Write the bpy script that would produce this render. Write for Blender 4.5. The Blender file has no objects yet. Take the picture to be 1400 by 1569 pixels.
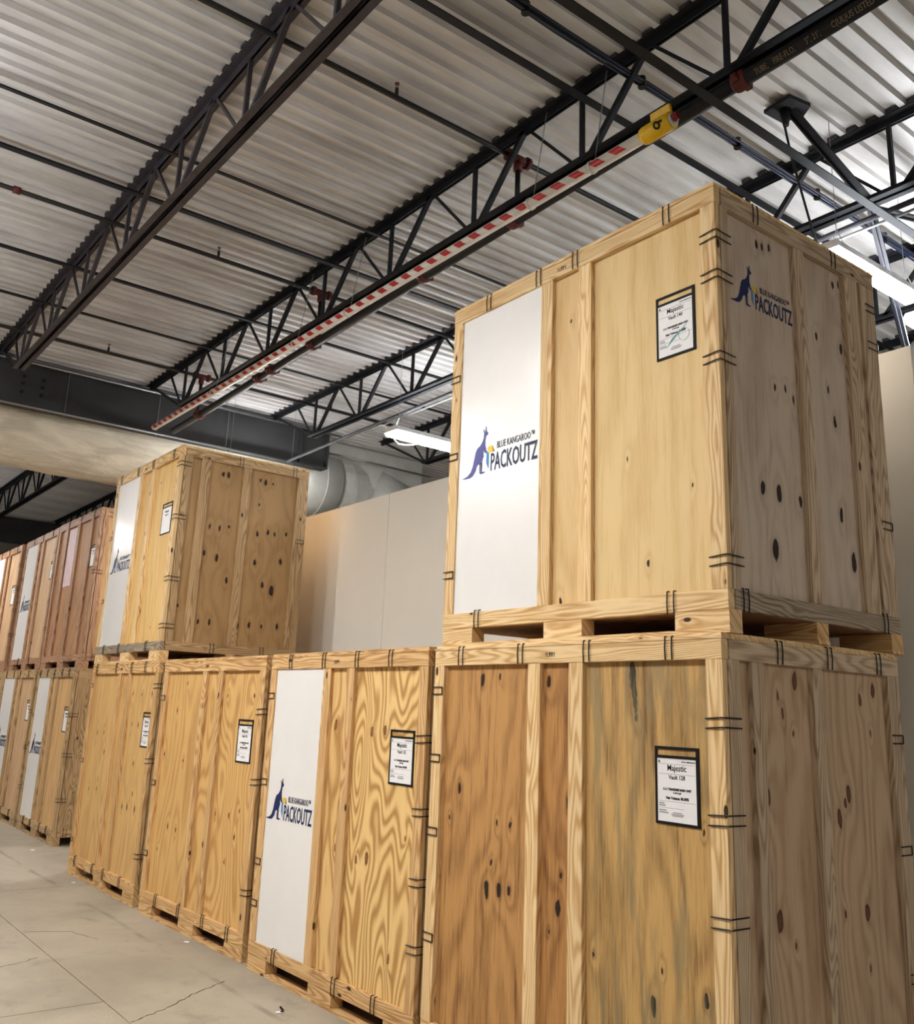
import bpy, math, random
from mathutils import Vector, Matrix
random.seed(7)
SC = bpy.context.scene
COL = SC.collection
# ---------------------------------------------------------------- camera
F_PX, CX, CY = 1414.67, 699.55, 725.58
CAM = (2.4838, -3.3511, 1.8205)
YAW, PITCH, ROLL = 0.9202, 0.2528, 0.0385
def camera():
    cd = bpy.data.cameras.new('camera'); co = bpy.data.objects.new('camera', cd); COL.objects.link(co)
    cd.sensor_fit = 'HORIZONTAL'; cd.sensor_width = 36.0; cd.lens = F_PX/1400*36
    cd.shift_x = -(CX-700)/1400; cd.shift_y = (CY-784.5)/1400
    cd.clip_start = 0.05; cd.clip_end = 200
    fwd = Vector((-math.sin(YAW)*math.cos(PITCH), math.cos(YAW)*math.cos(PITCH), math.sin(PITCH)))
    right = Vector((math.cos(YAW), math.sin(YAW), 0)); up = right.cross(fwd)
    r = right*math.cos(ROLL)+up*math.sin(ROLL); u = -right*math.sin(ROLL)+up*math.cos(ROLL)
    co.matrix_world = Matrix(((r.x,u.x,-fwd.x,CAM[0]),(r.y,u.y,-fwd.y,CAM[1]),(r.z,u.z,-fwd.z,CAM[2]),(0,0,0,1)))
    SC.camera = co
camera()
# ---------------------------------------------------------------- world, exposure, light strengths
w = bpy.data.worlds.new('world'); SC.world = w; w.use_nodes = True
w.node_tree.nodes['Background'].inputs[0].default_value = (0.8, 0.9, 1, 1)
w.node_tree.nodes['Background'].inputs[1].default_value = 0.15
SC.view_settings.view_transform = 'Standard'; SC.view_settings.look = 'None'
SC.view_settings.gamma = 1; SC.view_settings.use_curve_mapping = False
SC.view_settings.exposure = 2.25
LAMP = 36.0                      # emission strength of the strip lights
LAMP_COLOR = (1.0, 0.98, 0.95)
UPLIGHT = 11.0                   # glow added on top of the housings to brighten the deck
# strip lights: x, y of the near end, length along y, width, z
LIGHTS = [  # (x, y0, length, width, z, label); the ones behind the tall stack are cooler
 (-6.45, 2.42, 1.22, .28, 5.05, 'white strip light hanging above the beige partition, left of the tall crate stack'),
 (-9.6, 1.65, 1.22, .24, 4.95, 'unseen strip light added behind the lone upper crate to brighten duct and partition'),  # added out of sight, to light the duct and partition
 (-.62, 2.2, 1.2, .15, 5.05, 'white strip light hanging just behind the top corner of the tall crate stack'),
 (-.66, 3.62, 1.4, .36, 5.0, 'wide glaring strip light behind the tall crate stack at the right edge'),
 (-12.3, -3.6, 1.22, .24, 5.05, 'strip light over the aisle, farthest from the camera'),
 (-6.4, -4.2, 1.22, .24, 5.05, 'strip light over the aisle in front of the low crates'),
 (-1.3, -4.1, 1.22, .30, 5.15, 'strip light over the aisle in front of the tall crate stack'),
 (-4.0, -4.1, 1.22, .24, 5.15, 'strip light over the aisle in front of the white panelled low crate'),
 (8.2, -5.4, 1.22, .24, 5.05, 'strip light over the aisle behind the viewer'),
 (7.9, 4.6, 1.22, .24, 5.05, 'strip light right of the tall crate stack, out to the side'),
 (-16.5, -2.0, 1.22, .24, 5.05, 'strip light in the far bay above the aisle'),
]
# ---------------------------------------------------------------- helpers
class MB:
    def __init__(s): s.v=[]; s.f=[]
    def quad(s,a,b,c,d):
        n=len(s.v); s.v+= [a,b,c,d]; s.f.append((n,n+1,n+2,n+3)); return s
    def box(s,x0,x1,y0,y1,z0,z1):
        n=len(s.v)
        s.v+=[(x0,y0,z0),(x1,y0,z0),(x1,y1,z0),(x0,y1,z0),(x0,y0,z1),(x1,y0,z1),(x1,y1,z1),(x0,y1,z1)]
        s.f+=[tuple(n+i for i in q) for q in ((0,3,2,1),(4,5,6,7),(0,1,5,4),(1,2,6,5),(2,3,7,6),(3,0,4,7))]
        return s
    def bar(s,a,b,w,t,up=(0,0,1)):
        a=Vector(a); b=Vector(b); d=(b-a).normalized(); u=Vector(up)
        if abs(d.dot(u))>.95: u=Vector((0,1,0))
        sd=d.cross(u).normalized()*w/2; uu=sd.cross(d).normalized()*t/2
        n=len(s.v)
        for p in (a,b):
            for q in (-sd-uu, sd-uu, sd+uu, -sd+uu): s.v.append(tuple(p+q))
        s.f+=[tuple(n+i for i in q) for q in ((3,2,1,0),(4,5,6,7),(0,1,5,4),(1,2,6,5),(2,3,7,6),(3,0,4,7))]
        return s
    def tube(s,pts,r,n=8,cap=True):
        pts=[Vector(p) for p in pts]; rs=r if isinstance(r,(list,tuple)) else [r]*len(pts)
        base=len(s.v); ref=None
        for i,p in enumerate(pts):
            d=(pts[min(i+1,len(pts)-1)]-pts[max(i-1,0)])
            if d.length<1e-9: d=Vector((0,0,1))
            d.normalize()
            if ref is None: ref=Vector((0,0,1)) if abs(d.z)<.9 else Vector((0,1,0))
            x=d.cross(ref).normalized(); y=x.cross(d).normalized(); ref=y
            for k in range(n):
                a=2*math.pi*k/n; s.v.append(tuple(p+(x*math.cos(a)+y*math.sin(a))*rs[i]))
        for i in range(len(pts)-1):
            for k in range(n):
                k2=(k+1)%n; s.f.append((base+i*n+k,base+i*n+k2,base+(i+1)*n+k2,base+(i+1)*n+k))
        if cap:
            s.f.append(tuple(base+k for k in range(n))[::-1]); s.f.append(tuple(base+(len(pts)-1)*n+k for k in range(n)))
        return s
    def poly(s,pts):
        n=len(s.v); s.v+=[tuple(p) for p in pts]; s.f.append(tuple(range(n,n+len(pts)))); return s
    def prism(s,pts,off):
        """flat outline given as 3d points, thickened by off"""
        n=len(s.v); m=len(pts); s.v+=[tuple(p) for p in pts]+[tuple(Vector(p)+Vector(off)) for p in pts]
        s.f.append(tuple(range(n+m-1,n-1,-1))); s.f.append(tuple(range(n+m,n+2*m)))
        for i in range(m):
            j=(i+1)%m; s.f.append((n+i,n+j,n+m+j,n+m+i))
        return s
    def mesh(s,name,m):
        me=bpy.data.meshes.new(name); me.from_pydata(s.v,[],s.f)
        if m: me.materials.append(m)
        me.validate(); me.update(); return me
    def build(s,name,m,parent=None,smooth=False,bevel=0):
        me=s.mesh(name,m)
        if smooth:
            me.polygons.foreach_set('use_smooth',[len(p.vertices)==4 for p in me.polygons])
        o=bpy.data.objects.new(name,me); COL.objects.link(o)
        if parent is not None: o.parent=parent
        if bevel:
            b=o.modifiers.new('bevel','BEVEL'); b.width=bevel; b.segments=1; b.limit_method='ANGLE'
        return o
def link_mesh(name, me, parent, loc=(0,0,0)):
    o=bpy.data.objects.new(name,me); COL.objects.link(o); o.parent=parent; o.location=loc; return o
def thing(name,label,cat,loc=(0,0,0),rz=0,group=None):
    o=bpy.data.objects.new(name,None); COL.objects.link(o); o.location=loc; o.rotation_euler=(0,0,rz)
    o.empty_display_size=.1; o['label']=label; o['category']=cat
    if group: o['group']=group
    return o
def tag(o,label,cat,group=None):
    o['label']=label; o['category']=cat
    if group: o['group']=group
    return o
def struct(o,label,cat='structure'):
    o['kind']='structure'; o['label']=label; o['category']=cat; return o
def text_mesh(txt,size,m,name='lettering',xs=1.0,bold=0.0,align='LEFT',extr=.0006):
    cu=bpy.data.curves.new('tmp','FONT'); cu.body=txt; cu.size=size; cu.extrude=extr; cu.offset=bold
    cu.align_x=align; cu.resolution_u=2
    o=bpy.data.objects.new('tmp',cu); COL.objects.link(o)
    dg=bpy.context.evaluated_depsgraph_get(); me=bpy.data.meshes.new_from_object(o.evaluated_get(dg))
    bpy.data.objects.remove(o); bpy.data.curves.remove(cu)
    me.name=name; me.transform(Matrix.Diagonal((xs,1,1,1)))
    me.materials.clear(); me.materials.append(m)
    return me
def place(name,me,parent,origin,X,Y):
    """mesh drawn in the xy plane, put at origin with its x, y along X, Y"""
    X=Vector(X).normalized(); Y=Vector(Y).normalized(); Z=X.cross(Y)
    me2=me.copy(); me2.transform(Matrix(((X.x,Y.x,Z.x,origin[0]),(X.y,Y.y,Z.y,origin[1]),(X.z,Y.z,Z.z,origin[2]),(0,0,0,1))))
    o=bpy.data.objects.new(name,me2); COL.objects.link(o); o.parent=parent; return o
# ---------------------------------------------------------------- materials
def lin(c):
    return tuple(((x/255)/12.92 if x/255<=.04045 else ((x/255+.055)/1.055)**2.4) for x in c)+(1,)
class NT:
    def __init__(s,name,rough=.6,metal=0,spec=.4):
        s.m=bpy.data.materials.new(name); s.m.use_nodes=True; s.t=s.m.node_tree; s.n=s.t.nodes
        s.b=s.n['Principled BSDF']; s.b.inputs['Roughness'].default_value=rough; s.b.inputs['Metallic'].default_value=metal
        s.b.inputs['Specular IOR Level'].default_value=spec
    def set(s,inp,v):
        if hasattr(v,'is_output') or hasattr(v,'links'): s.t.links.new(v,inp)
        else: inp.default_value=v
    def math(s,op,a,b=0.0,c=None,clamp=False):
        n=s.n.new('ShaderNodeMath'); n.operation=op; n.use_clamp=clamp; s.set(n.inputs[0],a); s.set(n.inputs[1],b)
        if c is not None: s.set(n.inputs[2],c)
        return n.outputs[0]
    def vm(s,op,a,b=(0,0,0)):
        n=s.n.new('ShaderNodeVectorMath'); n.operation=op; s.set(n.inputs[0],a); s.set(n.inputs[1],b)
        return n.outputs['Value'] if op in('DISTANCE','LENGTH','DOT_PRODUCT') else n.outputs[0]
    def coord(s): return s.n.new('ShaderNodeTexCoord').outputs['Object']
    def rnd(s): return s.n.new('ShaderNodeObjectInfo').outputs['Random']
    def noise(s,v,scale,detail=2,rough=.5,dist=0):
        n=s.n.new('ShaderNodeTexNoise'); s.set(n.inputs['Vector'],v); n.inputs['Scale'].default_value=scale
        n.inputs['Detail'].default_value=detail; n.inputs['Roughness'].default_value=rough; n.inputs['Distortion'].default_value=dist
        return n.outputs['Fac']
    def mix(s,f,a,b,mode='MIX'):
        n=s.n.new('ShaderNodeMix'); n.data_type='RGBA'; n.blend_type=mode; n.clamp_factor=True
        s.set(n.inputs[0],f); s.set(n.inputs[6],a); s.set(n.inputs[7],b); return n.outputs[2]
    def ramp(s,f,a,b):
        n=s.n.new('ShaderNodeMapRange'); n.interpolation_type='SMOOTHSTEP'
        s.set(n.inputs[0],f); n.inputs[1].default_value=a; n.inputs[2].default_value=b; return n.outputs[0]
    def color(s,c): s.set(s.b.inputs['Base Color'],c); return s
    def bump(s,h,strength=.3,dist=.002):
        n=s.n.new('ShaderNodeBump'); n.inputs['Strength'].default_value=strength; n.inputs['Distance'].default_value=dist
        s.set(n.inputs['Height'],h); s.t.links.new(n.outputs[0],s.b.inputs['Normal']); return s
def plain(name,rgb,rough=.5,metal=0,spec=.4,var=.12,vs=6.0):
    t=NT(name,rough,metal,spec); c=lin(rgb)
    if var:
        n=t.noise(t.coord(),vs,4,.6); d=tuple(x*(1-var*2) for x in c[:3])+(1,)
        t.color(t.mix(t.ramp(n,.3,.75),c,d))
    else: t.color(c)
    return t.m
def wood_color(t,seed,a0,a1,kd,light,dark,freq,contrast,fine=.25,stretch=.16,warp=1.6,tone=.18,kcol=(42,25,15)):
    """a0 across the grain, a1 along it"""
    comb=t.n.new('ShaderNodeCombineXYZ'); t.set(comb.inputs[0],a0); t.set(comb.inputs[1],t.math('MULTIPLY',a1,stretch)); t.set(comb.inputs[2],seed)
    n1=t.noise(comb.outputs[0],warp,2,.45)
    g=t.math('MULTIPLY',n1,freq)
    if kd is not None:
        g=t.math('ADD',g,t.math('DIVIDE',1.6,t.math('ADD',1.0,t.math('MULTIPLY',kd,t.math('MULTIPLY',kd,.12)))))
    ring=t.math('MULTIPLY_ADD',t.math('SINE',t.math('MULTIPLY',g,6.2832)),.5,.5)
    ring=t.math('POWER',ring,1.6)
    c2=t.n.new('ShaderNodeCombineXYZ'); t.set(c2.inputs[0],t.math('MULTIPLY',a0,26.0)); t.set(c2.inputs[1],t.math('MULTIPLY',a1,1.3)); t.set(c2.inputs[2],seed)
    fib=t.noise(c2.outputs[0],4.0,3,.65)
    c3=t.n.new('ShaderNodeCombineXYZ'); t.set(c3.inputs[0],t.math('MULTIPLY',a0,2.5)); t.set(c3.inputs[1],t.math('MULTIPLY',a1,.6)); t.set(c3.inputs[2],seed)
    big=t.noise(c3.outputs[0],1.5,3,.6)
    c4=t.n.new('ShaderNodeCombineXYZ'); t.set(c4.inputs[0],t.math('MULTIPLY',t.math('ADD',a0,t.math('MULTIPLY',n1,.06)),9.0)); t.set(c4.inputs[1],t.math('MULTIPLY',a1,.45)); t.set(c4.inputs[2],seed)
    st=t.ramp(t.noise(c4.outputs[0],3.2,4,.7),.5,.66)
    f=t.math('ADD',t.math('MULTIPLY',ring,contrast),t.math('MULTIPLY',st,fine*1.5))
    f=t.math('ADD',f,t.math('MULTIPLY',t.math('SUBTRACT',fib,.5),fine*4.6))
    f=t.math('ADD',f,t.math('MULTIPLY',t.math('SUBTRACT',big,.5),tone*3.0),clamp=True)
    col=t.mix(f,lin(light),lin(dark))
    if kd is not None:
        halo=t.math('SUBTRACT',1.0,t.ramp(kd,1.0,2.2)); col=t.mix(t.math('MULTIPLY',halo,.3),col,lin(dark))
        k=t.math('SUBTRACT',1.0,t.ramp(kd,.8,1.1)); col=t.mix(k,col,lin(kcol))
        rim=t.math('MULTIPLY',k,t.ramp(kd,.45,.9)); col=t.mix(t.math('MULTIPLY',rim,.7),col,lin((14,10,8)))
    return col,f
def knot_field(t,a0,a1,knots,seed):
    c=t.n.new('ShaderNodeCombineXYZ'); t.set(c.inputs[0],a0); t.set(c.inputs[1],t.math('MULTIPLY',a1,.45)); 
    nz=t.n.new('ShaderNodeTexNoise'); t.set(nz.inputs['Vector'],c.outputs[0]); nz.inputs['Scale'].default_value=22
    wv=t.vm('ADD',c.outputs[0],t.vm('MULTIPLY',t.vm('SUBTRACT',nz.outputs['Color'],(.5,.5,.5)),(.026,.026,0)))
    kd=None
    for k in knots:
        r=k[2] if len(k)>2 else .013
        d=t.math('DIVIDE',t.vm('DISTANCE',wv,(k[0],k[1]*.45,0)),r)
        kd=d if kd is None else t.math('MINIMUM',kd,d)
    return kd
def ply(name,light,dark,freq=17,contrast=.5,knots=(),plane='xz',seed=0.0,fine=.2,tone=.15,stretch=.16,warp=1.6,stain=None,kcol=(42,25,15),patches=None):
    t=NT(name,.62,0,.3); sp=t.n.new('ShaderNodeSeparateXYZ'); t.t.links.new(t.coord(),sp.inputs[0])
    a0=sp.outputs[0] if plane=='xz' else sp.outputs[1]; a1=sp.outputs[2]
    kd=knot_field(t,a0,a1,knots,seed) if knots else None
    if kd is not None: kd=t.math('ADD',kd,0.0)
    col,f=wood_color(t,seed,a0,a1,kd,light,dark,freq,contrast,fine,stretch,warp,tone,kcol)
    if stain:
        c=t.n.new('ShaderNodeCombineXYZ'); t.set(c.inputs[0],t.math('MULTIPLY',a0,9.0)); t.set(c.inputs[1],t.math('MULTIPLY',a1,.9)); t.set(c.inputs[2],seed+3.3)
        s=t.ramp(t.noise(c.outputs[0],1.4,5,.62),.47,.62); col=t.mix(t.math('MULTIPLY',s,.62),col,lin(stain))
    t.color(col); t.bump(f,.12,.001); return t.m
LUM={}
def lumber(axis,tint):
    key=(axis,tint)
    if key in LUM: return LUM[key]
    L={'pine':((238,208,158),(196,150,92)),'pale':((206,184,154),(154,128,100)),'grey':((176,158,134),(112,96,78)),
       'brown':((182,142,112),(124,90,66)),'warm':((222,184,130),(170,122,72)),'dull':((196,166,124),(142,110,74))}[tint]
    t=NT('lumber_%s_%s'%(tint,axis),.6,0,.3); sp=t.n.new('ShaderNodeSeparateXYZ'); t.t.links.new(t.coord(),sp.inputs[0])
    X,Y,Z=sp.outputs; seed=t.math('MULTIPLY',t.rnd(),60.0)
    if axis=='x': a0,a1=t.math('ADD',Z,Y),X
    elif axis=='y': a0,a1=t.math('ADD',Z,X),Y
    else: a0,a1=t.math('ADD',X,Y),Z
    # scattered knots
    c=t.n.new('ShaderNodeCombineXYZ'); t.set(c.inputs[0],t.math('MULTIPLY',a0,7.0)); t.set(c.inputs[1],t.math('MULTIPLY',a1,3.2)); t.set(c.inputs[2],seed)
    vo=t.n.new('ShaderNodeTexVoronoi'); vo.inputs['Scale'].default_value=1.0; t.t.links.new(c.outputs[0],vo.inputs['Vector'])
    kd=t.math('DIVIDE',vo.outputs['Distance'],.085)
    col,f=wood_color(t,seed,a0,a1,kd,L[0],L[1],38,.8,.24,.075,4.2,.12,(66,38,22))
    hv=t.n.new('ShaderNodeHueSaturation'); t.set(hv.inputs['Color'],col); t.set(hv.inputs['Value'],t.math('MULTIPLY_ADD',t.rnd(),.16,.90))
    t.color(hv.outputs[0]); t.bump(f,.15,.001); LUM[key]=t.m; return t.m
M={}
M['steel']=plain('dark_painted_steel',(44,44,50),.6,.0,.3,.2,5)
M['steel_dark']=plain('black_painted_steel',(28,29,34),.6,.0,.25,.2,5)
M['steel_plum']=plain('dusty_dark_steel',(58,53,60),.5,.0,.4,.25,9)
M['girder']=plain('dark_grey_painted_beam',(54,54,54),.6,.0,.3,.1,2)
M['pipe']=plain('black_sprinkler_pipe',(26,24,24),.5,.0,.35,.15,10)
M['red_iron']=plain('red_iron_coupling',(92,30,24),.55,.0,.4,.2,20)
M['galv']=plain('galvanised_sheet',(214,214,208),.4,.15,.5,.1,2.5)
M['wire']=plain('black_wire',(18,16,16),.4,.5,.5,0)
M['wire_light']=plain('galvanised_wire',(150,150,150),.35,.8,.5,0)
M['white_metal']=plain('white_enamel',(225,225,225),.4,0,.5,.05)
M['cable_white']=plain('white_cable',(220,218,210),.4,0,.5,0)
M['cable_blue']=plain('navy_cable',(20,28,50),.4,0,.5,0)
M['white_pipe']=plain('white_plastic_tube',(238,234,228),.35,0,.5,.04,8)
M['red_tape']=plain('red_reflective_tape',(190,24,30),.35,0,.5,.1,40)
M['yellow']=plain('yellow_plastic',(236,190,20),.4,0,.5,.06,30)
M['black']=plain('black_vinyl',(12,12,15),.65,0,.2,0)
M['paper']=plain('white_paper',(238,236,236),.55,0,.3,.02,20)
M['ink']=plain('black_ink',(18,18,22),.6,0,.2,0)
M['ink_grey']=plain('grey_ink',(120,122,128),.6,0,.2,0)
M['ink_teal']=plain('teal_stamp_ink',(150,205,205),.6,0,.2,0)
M['panel_white']=plain('white_glossy_board',(236,233,230),.28,0,.5,.03,1.5)
M['navy']=plain('navy_print',(22,34,84),.5,0,.3,0)
M['navy_text']=plain('navy_lettering',(16,38,78),.5,0,.3,0)
M['purple']=plain('violet_blue_print',(82,84,150),.5,0,.3,0)
M['sky']=plain('light_blue_print',(66,132,196),.5,0,.3,0)
M['gold']=plain('gold_print',(232,196,60),.5,0,.3,0)
M['tan']=plain('tan_print',(170,140,60),.5,0,.3,0)
M['pinksheet']=plain('faded_pink_sheet',(216,190,192),.6,0,.3,.1,6)
M['partition']=plain('beige_painted_board',(238,234,224),.55,0,.3,.03,.7)
M['wall']=plain('grey_painted_wall',(176,174,172),.7,0,.3,.05,1)
M['darkgap']=plain('dark_gap',(20,16,14),.9,0,.1,0)
def deck_mat():
    t=NT('white_painted_roof_deck',.42,0,.5); sp=t.n.new('ShaderNodeSeparateXYZ'); co=t.coord(); t.t.links.new(co,sp.inputs[0])
    c=t.n.new('ShaderNodeCombineXYZ'); t.set(c.inputs[0],t.math('MULTIPLY',sp.outputs[0],1.2)); t.set(c.inputs[1],t.math('MULTIPLY',sp.outputs[1],.35)); t.set(c.inputs[2],0.0)
    n=t.noise(c.outputs[0],2.2,4,.6); col=t.mix(t.ramp(n,.3,.8),lin((204,202,200)),lin((170,166,162)))
    # uneven tone, stretched along the ribs
    t.color(col); return t.m
M['deck']=deck_mat()
def floor_mat():
    t=NT('worn_concrete',.55,0,.4); co=t.coord()
    a=t.noise(co,.55,5,.6,.6); b=t.noise(co,3.5,6,.7,.4); f=t.noise(co,60,3,.6)
    col=t.mix(t.ramp(a,.3,.7),lin((176,166,148)),lin((148,138,122)))
    col=t.mix(t.math('MULTIPLY',t.ramp(b,.52,.78),.45),col,lin((108,98,86)))
    col=t.mix(t.math('MULTIPLY',t.math('SUBTRACT',f,.4),.5),col,lin((100,94,84)))
    sp=t.n.new('ShaderNodeSeparateXYZ'); t.t.links.new(co,sp.inputs[0])
    # old faint line along the crates at y = -0.35 and scattered spots
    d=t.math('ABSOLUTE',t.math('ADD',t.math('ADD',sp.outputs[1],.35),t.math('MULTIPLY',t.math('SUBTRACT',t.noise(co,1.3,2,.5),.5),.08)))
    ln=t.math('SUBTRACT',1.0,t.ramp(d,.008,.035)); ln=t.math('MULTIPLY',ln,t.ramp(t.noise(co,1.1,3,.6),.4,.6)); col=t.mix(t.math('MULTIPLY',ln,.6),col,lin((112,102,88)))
    t.color(col); t.bump(b,.15,.004); return t.m
M['floor']=floor_mat()
def wrap_mat():
    t=NT('cream_duct_wrap',.5,0,.4); co=t.coord(); mp=t.vm('MULTIPLY',co,(3.0,.8,3.0))
    n=t.noise(mp,1.6,4,.6,.5); col=t.mix(t.ramp(n,.3,.8),lin((224,216,198)),lin((176,168,150)))
    c2=t.noise(t.vm('MULTIPLY',co,(1.5,6,1.5)),1.4,5,.7,1.0); col=t.mix(t.math('MULTIPLY',t.ramp(c2,.66,.72),.55),col,lin((70,62,52)))
    t.color(col); t.bump(n,.9,.05); return t.m
M['wrap']=wrap_mat()
def emis(name,c,s):
    m=bpy.data.materials.new(name); m.use_nodes=True; b=m.node_tree.nodes['Principled BSDF']
    b.inputs['Base Color'].default_value=(.9,.9,.9,1); b.inputs['Emission Color'].default_value=c+(1,); b.inputs['Emission Strength'].default_value=s; return m
M['lamp']=emis('lit_diffuser',LAMP_COLOR,LAMP); M['lamp_cool']=emis('lit_cool_diffuser',(.86,.93,1.0),LAMP); M['deck_glow']=emis('added_deck_glow',(.93,.96,1.0),UPLIGHT)

# ================================================================= STRUCTURE
DECK=6.13
# floor slabs with open joints
fl=MB().box(-36,9,-9,14,-.12,-.03).build('floor',M['darkgap']); struct(fl,'grey concrete warehouse floor with saw cut joints','floor')
xs=[-35.9]+[round(-34.65+3.85*i,3) for i in range(0,12)]+[8.9]
xs=[x for x in xs]
def slab(x0,x1,y0,y1):
    MB().box(x0+.004,x1-.004,y0+.004,y1-.004,-.05,0).build('concrete_slab',M['floor'],fl)
lx=[-35.9,-30.8,-26.95,-23.1,-19.25,-15.4,-11.55,-7.7,-3.85,0,3.85,8.9]
for i in range(len(lx)-1):
    slab(lx[i],lx[i+1],-8.9,-5.0); slab(lx[i],lx[i+1],-5.0,-1.12)
lx2=[-35.9,-30.8,-23.1,-15.4,-7.7,0,8.9]
for i in range(len(lx2)-1):
    slab(lx2[i],lx2[i+1],-1.12,6.5); slab(lx2[i],lx2[i+1],6.5,13.9)
def crack(pts,w=.006):
    mb=MB(); out=[]
    for i in range(len(pts)-1):
        a=Vector(pts[i]+(0,)); b=Vector(pts[i+1]+(0,)); n=6
        for k in range(n):
            p=a.lerp(b,k/n)+Vector((random.uniform(-.012,.012),random.uniform(-.012,.012),0)) ; out.append(p)
    out.append(Vector(pts[-1]+(0,)))
    for i in range(len(out)-1):
        mb.bar(out[i],out[i+1],w*random.uniform(.5,1.3),.0016)
    return mb.build('floor_crack',M['darkgap'],fl)
crack([(-3.39,-1.1),(-3.47,-.95),(-3.63,-.71),(-3.74,-.57),(-3.9,-.3)])
crack([(-5.94,-1.11),(-5.85,-.94),(-5.77,-.78),(-5.42,-.67)],.004)
crack([(-4.95,-1.48),(-5.0,-1.35),(-5.09,-1.2)],.004)
# perimeter walls
struct(MB().box(-36,9,13.9,14.1,0,6.3).build('wall_back',M['wall']),'plain grey back wall far behind the partition','wall')
struct(MB().box(-36,9,-9.1,-8.9,0,6.3).build('wall_front',M['wall']),'plain grey wall on the far side of the aisle','wall')
struct(MB().box(-36.1,-35.9,-9,14,0,6.3).build('wall_left',M['wall']),'plain grey wall at the far end of the aisle','wall')
struct(MB().box(8.9,9.1,-9,14,0,6.3).build('wall_right',M['wall']),'plain grey wall behind the viewer','wall')
# beige partition
wp=MB().box(-18.2,.0,1.93,1.99,0,4.03).build('wall_middle',M['darkgap']); struct(wp,'beige partition wall of tall joined boards behind the crates','wall')
sx=[.02,-3.14,-5.58,-8.02,-10.46,-12.9,-15.34,-18.2]
for a,b in zip(sx[1:],sx[:-1]): MB().box(a+.003,b-(.003 if b<0 else 0),1.90,1.935,0,4.05).build('wall_panel',M['partition'],wp)
MB().box(-.06,.02,1.935,7,0,4.05).build('wall_panel',M['partition'],wp)
# ceiling: corrugated deck in 0.914 m sheets
ce=MB().box(-36,9,-9,14,DECK+.06,DECK+.1).build('ceiling',M['wall']); struct(ce,'white painted corrugated steel roof deck','ceiling')
prof=[(0,.0),(.044,.0),(.054,.038),(.1424,.038),(.1524,.0)]   # narrow ribs down on the joists, wide flats up
def sheet(y0,y1):
    mb=MB(); P=[]
    for r in range(6):
        for (dx,dz) in prof[:-1]: P.append((r*.1524+dx,dz))
    P.append((6*.1524,0))
    for x,z in P: mb.v+=[(x,y0,z),(x,y1,z)]
    for i in range(len(P)-1): mb.f.append((2*i,2*i+1,2*i+3,2*i+2))
    return mb.mesh('deck_sheet',M['deck'])
SH=sheet(-9,14)
x=-35.9
OFF=.9144
while x<8.9:
    link_mesh('deck_sheet',SH,ce,(x+.03,0,DECK)); x+=OFF

# ================================================================= ROOF STEEL
def chord(mb,x0,x1,y,z0,z1,w=.14,up=True,gap=.02):
    """pair of steel angles back to back; up: horizontal leg on top"""
    t=.008
    for s in(-1,1):
        a,b=sorted((y+s*gap/2,y+s*(gap/2+t))); mb.box(x0,x1,a,b,z0,z1)
        a,b=sorted((y+s*gap/2,y+s*w/2))
        if up: mb.box(x0,x1,a,b,z1-t,z1)
        else: mb.box(x0,x1,a,b,z0,z0+t)
def joist(y,x0,x1,xfirst,label,mat,xlast=99):
    """x0 < x1, bottom nodes at xfirst + 1.2 k"""
    t=thing('steel_joist',label,'joist',(x0,y,5.5),0,'open web roof joists')
    X=lambda v:v-x0
    zt,zb=DECK-5.5-.003,.018
    m=MB(); chord(m,0,x1-x0,0,zt-.06,zt); m.build('top_chord',mat,t)
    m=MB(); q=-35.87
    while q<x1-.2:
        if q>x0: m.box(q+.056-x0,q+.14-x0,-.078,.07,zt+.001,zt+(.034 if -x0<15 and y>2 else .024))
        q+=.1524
    m.build('flute_shade',M['steel_plum'],t)  # dark blocks stand in for shade in the open flutes above the chord
    nodes=[]; k=0
    while xfirst+1.2*k<min(x1-.7,xlast): nodes.append(xfirst+1.2*k); k+=1
    m=MB(); chord(m,X(nodes[0])-.08,X(nodes[-1])+.08,0,zb,zb+.062,.135,False); m.build('bottom_chord',mat,t)
    ztop=zt-.03; zbot=.05
    def web(xa,za,xb,zb_,w,th=.016):
        MB().bar((X(xa),0,za),(X(xb),0,zb_),th,w,(0,0,1) if abs(xa-xb)>.05 else (1,0,0)).build('web_bar',mat,t)
    tops=[nodes[0]-.6]+[n+.6 for n in nodes]
    web(x0+.08,ztop,nodes[0]-.1,zbot,.03,.03)
    for i,n in enumerate(nodes):
        if i>0 or True: web(tops[i]+.02,ztop,n-.08,zbot,.022,.022)       # thin diagonal falling to the node
        web(n-.01,zbot,n-.01,ztop,.03,.03)                               # vertical
        if n+.6<x1: web(n+.07,zbot,tops[i+1]-.02,ztop,.042,.036)         # heavy diagonal rising to the next panel point
    return t
JY=[(-3.2,'over the aisle, nearest the front wall'),(-1.28,'crossing the upper left of the view'),(.69,'directly above the striped clearance bar'),(2.62,'running behind the top of the tall crate stack'),(4.6,'second behind the tall crate stack, over the enclosed room'),(6.55,'third behind the tall crate stack'),(8.5,'nearest the back wall')]
for y,d in JY:
    joist(y,-10.05,1.95,-8.72,'dark steel open web roof joist '+d, M['steel_plum'] if y==-1.28 else M['steel_dark'])
for y,d in JY[1:4]:
    joist(y,-22.1,-10.2,-20.72,{-1.28:'far bay roof joist, first from the left, beyond the dark beam',.69:'far bay roof joist, second from the left, beyond the dark beam',2.62:'far bay roof joist behind the cream duct'}[y],M['steel_dark'],-11.95)
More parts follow.
